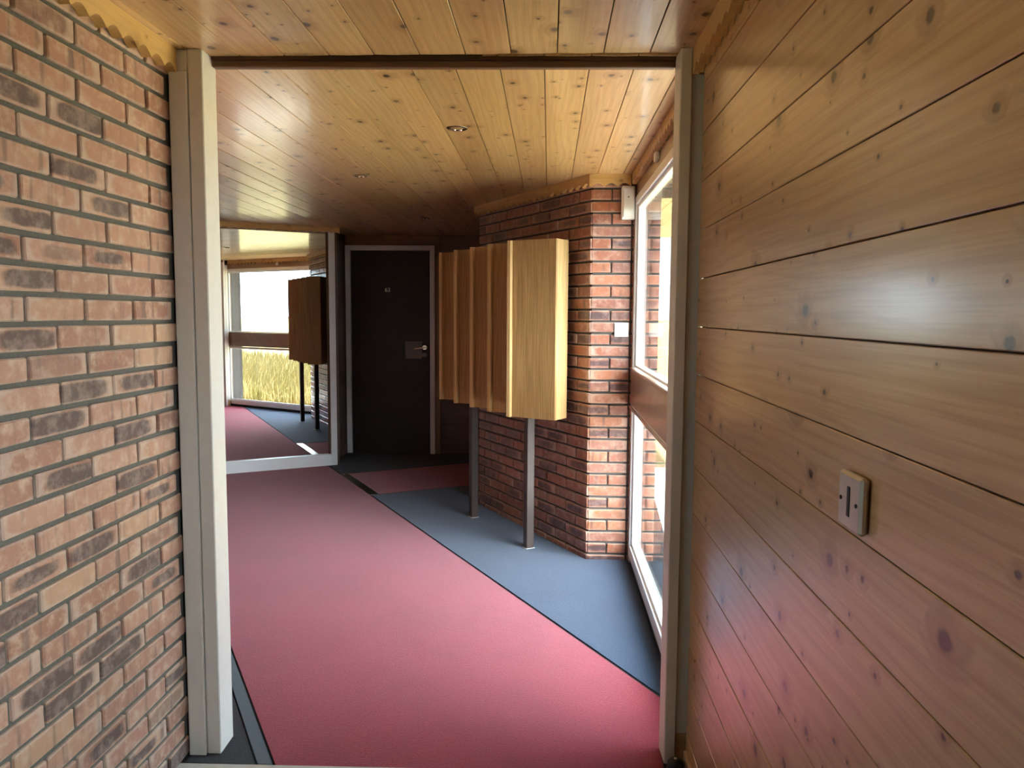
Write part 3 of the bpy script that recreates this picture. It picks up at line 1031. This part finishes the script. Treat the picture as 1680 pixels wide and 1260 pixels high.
s0 = spot_proto('recessed ceiling spotlight nearest the doorway, above the red runner', -0.418, 3.554)
for lab, x, y in (('recessed ceiling spotlight above the middle of the hall, second from the doorway', -1.139, 4.744),
                  ('recessed ceiling spotlight in the dark ceiling in front of the far door', -1.079, 6.834)):
    c = s0.copy()
    c.location = (x, y, CEIL)
    c['label'] = lab
    COL.objects.link(c)
    for ch in list(s0.children):
        d = ch.copy()
        d.parent = c
        COL.objects.link(d)

# ---- white wall box high beside the window
ib = empty('alarm_box', (0.452, 4.728, 2.158), category='wall box',
           label='white plastic box high on the brick pillar beside the tall window')
box('housing', M['plastic'], -.034, .046, -.043, .0, -.098, .096, ib, .006)
box('cover', M['plastic'], -.024, .038, -.050, -.043, -.085, .085, ib, .003)
bm = bmesh.new()
cyl_bm(bm, 0.004, 0.004, 12, 0, m=Matrix.Rotation(R(90), 4, 'X'))
bm_to('lens', bm, M['slot'], ib, (0.006, -.051, .030))
# ---- light switch on the pillar
sw = empty('light_switch', (0.434, 4.724, 1.412), category='light switch',
           label='small cream switch plate on the brick pillar beside the window frame')
box('plate', M['plastic'], -.042, .042, -.009, .0, -.042, .042, sw, .002)
box('rocker', M['plastic'], -.011, .011, -.014, -.009, -.018, .018, sw, .002)
# ---- metal plate on the boarded wall
kp = empty('key_switch_plate', (XR - .002, 1.182, 1.222), category='switch plate',
           label='brushed metal switch plate with a dark upright slot on the boarded wall')
box('plate', M['steel'], -.014, .0, -.043, .043, -.043, .043, kp, .0045)
box('slot', M['slot'], -.0152, -.0135, -.005, .005, -.023, .023, kp, .0006)
for sy in (-.030, .030):
    bm = bmesh.new()
    cyl_bm(bm, 0.0032, 0.002, 12, 0, m=Matrix.Rotation(R(90), 4, 'Y'))
    bm_to('screw', bm, M['slot'], kp, (-.0145, sy, 0.0))
# ---- small sensor on the window head
se = empty('window_sensor', (XW - .004, 3.77, 2.236), category='sensor',
           label='tiny white sensor block on the wooden head above the tall window')
box('housing', M['plastic'], -.022, .0, -.022, .022, -.020, .024, se, .004)
box('clip', M['plastic'], -.012, .0, -.026, -.022, -.012, .012, se, .001)
# ---- rubber door stop at the right post
dst = empty('door_stop', (0.428, 2.462, 0.012), category='door stop',
            label='black rubber door stop on the floor at the foot of the right post')
bm = bmesh.new()
prof = [(0.030, 0.0), (0.031, 0.006), (0.027, 0.020), (0.026, 0.034), (0.018, 0.042), (0.0, 0.044)]
seg = 20
rings = [[bm.verts.new((r * math.cos(2 * math.pi * i / seg), r * math.sin(2 * math.pi * i / seg), z)) for i in range(seg)] for r, z in prof[:-1]]
top = bm.verts.new((0, 0, 0.044))
for a, b2 in zip(rings, rings[1:]):
    for i in range(seg):
        bm.faces.new((a[i], a[(i + 1) % seg], b2[(i + 1) % seg], b2[i]))
for i in range(seg):
    bm.faces.new((rings[-1][i], rings[-1][(i + 1) % seg], top))
bm.faces.new(rings[0][::-1])
bm_to('buffer', bm, M['rubber'], dst, smooth=True)
bm = bmesh.new()
cyl_bm(bm, 0.005, 0.003, 12, 0)
bm_to('screw', bm, M['steel'], dst, (0, 0, 0.0445))

# ---- tall dry grass outside
gr = random.Random(3)
vs, fs = [], []
for i in range(26000):
    x = 1.62 + (gr.random() ** 1.5) * 8.5
    y = gr.uniform(-9.0, 4.5)
    if x < 1.5 and y > 8:
        continue
    h = gr.uniform(0.18, 0.55)
    a = gr.uniform(0, 6.283)
    w = gr.uniform(0.003, 0.007) * (1 + x * .12)
    dx, dy = math.cos(a) * w, math.sin(a) * w
    lx_, ly_ = gr.gauss(0, .10), gr.gauss(0, .10)
    b0 = len(vs)
    vs += [(x - dx, y - dy, -.14), (x + dx, y + dy, -.14), (x + lx_ * .4 + dx * .7, y + ly_ * .4 + dy * .7, -.13 + h * .6),
           (x + lx_ * .4 - dx * .7, y + ly_ * .4 - dy * .7, -.13 + h * .6), (x + lx_, y + ly_, -.13 + h)]
    fs += [(b0, b0 + 1, b0 + 2, b0 + 3), (b0 + 3, b0 + 2, b0 + 4)]
me = D.meshes.new('meadow_grass')
me.from_pydata(vs, [], fs)
mesh_obj('meadow_grass', me, M['blade'], kind='stuff', label='tall pale dry grass outside the tall window', category='grass')
